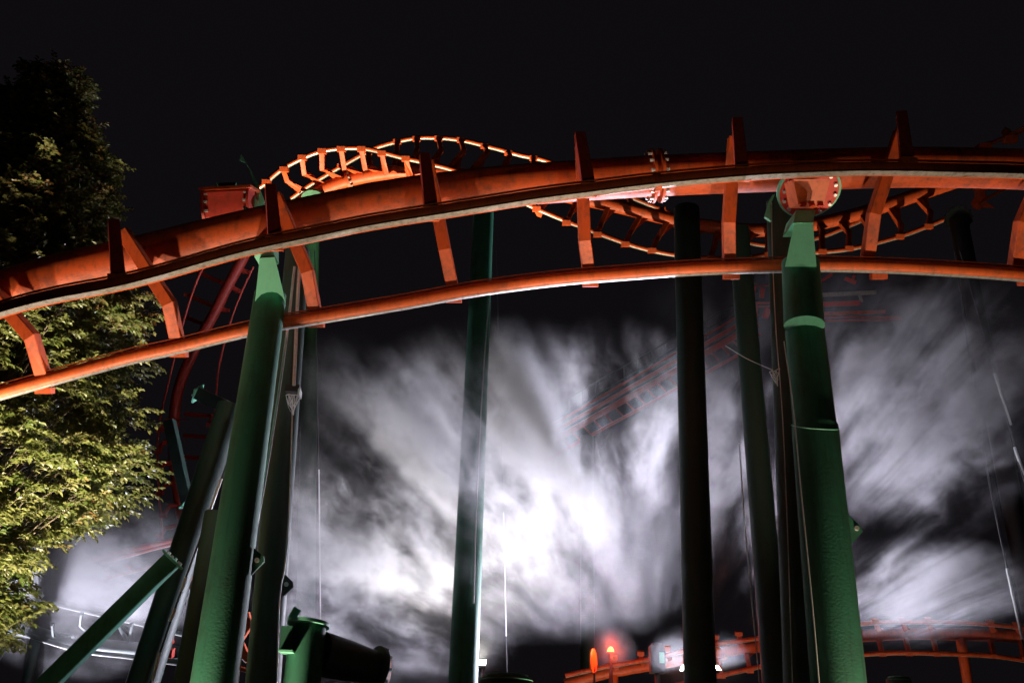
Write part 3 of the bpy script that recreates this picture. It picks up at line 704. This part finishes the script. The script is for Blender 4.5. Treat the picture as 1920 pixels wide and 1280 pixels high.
QA = py_(1282, 1250, 29.5); QB = py_(1346, 1250, 29.5); QC = py_(903, 1240, 30.3)
floodlight(QA, py_(890, 820, 24.8), 22000, COOL, R(100), 'brilliant white floodlight left of the black column at the bottom', .24, 'lamp', soft=.08)
floodlight(QB, py_(1720, 820, 25), 11000, COOL, R(85), 'brilliant white floodlight right of the black column at the bottom', .22, 'lamp', soft=.08)
floodlight(QC, py_(860, 880, 25.4), 3000, (1, .96, .86), R(90), 'white floodlight behind the foot of the middle smoky column', .26, 'lamp', soft=.08)
QD = py_(20, 1400, 29.8)
floodlight(Vector((QD.x, QD.y, .6)), py_(200, 1020, 25), 9500, COOL, R(75), 'floodlight below the smoke at bottom left', .4, 'lamp', soft=.08)
p = py_(1190, 1330, 31.0)
floodlight(Vector((p.x, 31.0, .4)), pd(1180, 1250, 33), 900, WARM, R(120), 'amber uplight below the low track at the bottom right of centre', .25)
p = py_(1720, 1330, 31.0)
floodlight(Vector((p.x, 31.0, .4)), pd(1720, 1190, 33), 700, WARM, R(130), 'amber uplight below the low track near the right corner', .25)
# red beacon
rb = py_(1145, 1217, 30.5)
t = thing('red_beacon', ground_pt(rb), 'glowing red beacon lamp on a pole left of the white floodlights', 'beacon')
MB().tube([rb - Vector((0, 0, .12)), ground_pt(rb)], .05, 10).obj('pole', 'black', t)
MB().disc(rb - Vector((0, 0, .1)), (0, 0, 1), .13, .05).obj('lamp_base', 'black', t)
MB().tube([rb + Vector((0, 0, z)) for z in (-.08, -.03, .03, .08)], 1, 16, ref=Vector((0, 1, 0)), scales=[.09, .1, .08, .03]).obj('lens', 'redlamp', t)
L = bpy.data.lights.new('beacon', 'POINT'); L.energy = 260; L.color = (1, .06, .012); L.shadow_soft_size = .12
lo = bpy.data.objects.new('beacon_light', L); COL.objects.link(lo); lo.parent = t; lo.location = rb + Vector((0, -.3, .05)) - Vector(t.location)
# control box on the low track
cbx = thing('control_box', ground_pt(py_(1232, 1240, 30)), 'black control box with teal panel beside the white floodlight', 'control box')
MB().box(py_(1232, 1236, 30), .42, .4, .75).obj('cabinet', 'black', cbx)
MB().box(py_(1241, 1232, 29.77), .15, .03, .3).obj('panel', 'mint', cbx)
MB().box(py_(1232, 1211, 30), .3, .3, .16).obj('cabinet_top', 'black', cbx)
p = py_(1232, 1255, 30); MB().tube([p, ground_pt(p)], .08, 10).obj('cabinet_post', 'black', cbx)

# ------------------------------------------------------------------ smoke (real volume, lit only by the lamps)
SB = (-15.5, 17.5, 21.3, 30.9, .3, 15.5)
smb = MB(); smb.box(((SB[0] + SB[1]) / 2, (SB[2] + SB[3]) / 2, (SB[4] + SB[5]) / 2), SB[1] - SB[0], SB[3] - SB[2], SB[5] - SB[4])
sm = bpy.data.meshes.new('smoke'); sm.from_pydata(smb.v, [], smb.f)
so = bpy.data.objects.new('smoke', sm); COL.objects.link(so)
so['kind'] = 'stuff'; so['label'] = 'bank of drifting white smoke behind the columns lit by floodlights'; so['category'] = 'smoke'
mat = bpy.data.materials.new('smoke_volume'); mat.use_nodes = True
nt = mat.node_tree; N, K = nt.nodes, nt.links
for nd in list(N): N.remove(nd)
out = N.new('ShaderNodeOutputMaterial'); vol = N.new('ShaderNodeVolumePrincipled')
vol.inputs['Color'].default_value = (.95, .94, .96, 1); vol.inputs['Anisotropy'].default_value = .25
K.new(vol.outputs[0], out.inputs['Volume'])
tc = N.new('ShaderNodeTexCoord'); POS = tc.outputs['Object']
def mth(op, a, b=None, clamp=False):
    n = N.new('ShaderNodeMath'); n.operation = op; n.use_clamp = clamp
    for i, x in enumerate((a, b)):
        if x is None: continue
        if isinstance(x, (int, float)): n.inputs[i].default_value = x
        else: K.new(x, n.inputs[i])
    return n.outputs[0]
def vmt(op, a, b=None):
    n = N.new('ShaderNodeVectorMath'); n.operation = op
    for i, x in enumerate((a, b)):
        if x is None: continue
        if isinstance(x, (tuple, Vector)): n.inputs[i].default_value = tuple(x)
        else: K.new(x, n.inputs[i])
    return n
def mrange(x, a, b, c=0, d=1, smooth=True):
    n = N.new('ShaderNodeMapRange'); n.interpolation_type = 'SMOOTHSTEP' if smooth else 'LINEAR'
    K.new(x, n.inputs[0]); n.inputs[1].default_value = a; n.inputs[2].default_value = b; n.inputs[3].default_value = c; n.inputs[4].default_value = d
    return n.outputs[0]
def noise(vec, scale, detail=4, rough=.6, dist=0):
    n = N.new('ShaderNodeTexNoise'); K.new(vec, n.inputs['Vector']); n.inputs['Scale'].default_value = scale
    n.inputs['Detail'].default_value = detail; n.inputs['Roughness'].default_value = rough; n.inputs['Distortion'].default_value = dist
    return n.outputs['Fac']
# px, py, Y, rx px, ry px, depth m, weight
BLOBS = [(950, 880, 25.2, 320, 260, 1.9, 1.5), (865, 800, 23.0, 165, 150, 1.2, 1.7), (740, 1060, 25.8, 230, 220, 1.7, 1.2), (1160, 800, 25.2, 180, 190, 1.6, .5),
         (1040, 1060, 26.4, 250, 120, 1.6, .6), (1375, 860, 25.2, 100, 290, 1.5, .5), (1690, 780, 25.2, 200, 210, 1.6, 1.1), (1800, 650, 25.2, 170, 170, 1.5, .6),
         (1720, 1110, 25.8, 230, 95, 1.6, 1.0), (180, 1090, 26.0, 190, 150, 1.8, 1.4), (620, 900, 25.6, 130, 260, 1.6, .3), (1600, 580, 25.2, 330, 110, 1.6, .10)]
tot = None
for (px, py, Y, rx, ry, dz, wt) in BLOBS:
    c = py_(px, py, Y); s = m_per_px(c)
    v = vmt('SUBTRACT', POS, c).outputs[0]
    v = vmt('MULTIPLY', v, (1 / (rx * s), 1 / dz, 1 / (ry * s))).outputs[0]
    l = vmt('LENGTH', v).outputs['Value']
    e = mrange(l, 1.25, .15, 0, wt)
    tot = e if tot is None else mth('ADD', tot, e)
# radial density streaks imitating light rays that fan out from the lamps
Qc = (QA + QB) / 2
ln = vmt('LENGTH', vmt('SUBTRACT', POS, Qc).outputs[0]).outputs['Value']
Qs = py_(1290, 1330, 25.4)
flat = vmt('MULTIPLY', vmt('SUBTRACT', POS, Qs).outputs[0], (1, .12, 1)).outputs[0]
l2 = vmt('LENGTH', flat).outputs['Value']
dr = vmt('NORMALIZE', flat).outputs[0]
lg = mth('LOGARITHM', mth('ADD', l2, .5), 2.718)
SEED = (4.7, 12.3, 8.1)
def polar(kd, kr):
    c = N.new('ShaderNodeCombineXYZ'); K.new(mth('MULTIPLY', lg, kr), c.inputs[1])
    return vmt('ADD', vmt('MULTIPLY', dr, (kd, .3, kd)).outputs[0], c.outputs[0]).outputs[0]
wob = N.new('ShaderNodeTexNoise'); K.new(POS, wob.inputs['Vector']); wob.inputs['Scale'].default_value = .5; wob.inputs['Detail'].default_value = 3
wv = vmt('MULTIPLY', vmt('SUBTRACT', wob.outputs['Color'], (.5, .5, .5)).outputs[0], (.9, .9, .9)).outputs[0]
ray_streak = mrange(noise(vmt('ADD', polar(10.0, .6), vmt('MULTIPLY', wv, (.35, .35, .35)).outputs[0]).outputs[0], 1.0, 4, .62), .36, .62, .18, 1.42)
cloud = mrange(noise(vmt('ADD', vmt('ADD', polar(5.0, 1.9), wv).outputs[0], SEED).outputs[0], 1.0, 7, .64, 0), .40, .63, .03, 1.75)
PS = vmt('MULTIPLY', vmt('ADD', POS, wv).outputs[0], (1, .4, 1)).outputs[0]
fine = mrange(noise(PS, 1.5, 7, .68, 0), .33, .67, .28, 1.7)
dens = mth('MULTIPLY', mth('MULTIPLY', tot, ray_streak), mth('MULTIPLY', cloud, fine))
dens = mth('MULTIPLY', dens, mrange(ln, 1.0, 8.5, .12, 1.0))
vq = vmt('LENGTH', vmt('SUBTRACT', POS, QC).outputs[0]).outputs['Value']
dens = mth('MULTIPLY', dens, mrange(vq, 1.2, 8.5, .06, 1.0))
for q, rr_, wt in ((QA, 1.3, .3), (QB, 1.2, .3), (QC, 1.2, .2), (py_(1145, 1217, 30.4), .9, 1.0)):  # extra smoke put round each lamp to give it a glow
    l = vmt('LENGTH', vmt('SUBTRACT', POS, q).outputs[0]).outputs['Value']
    e = mrange(l, rr_, .0, 0, 1, False)
    dens = mth('ADD', dens, mth('MULTIPLY', mth('POWER', e, 3.2), mth('MULTIPLY', fine, wt)))
dens = mth('MULTIPLY', dens, .55)
K.new(dens, vol.inputs['Density'])
sm.materials.append(mat)
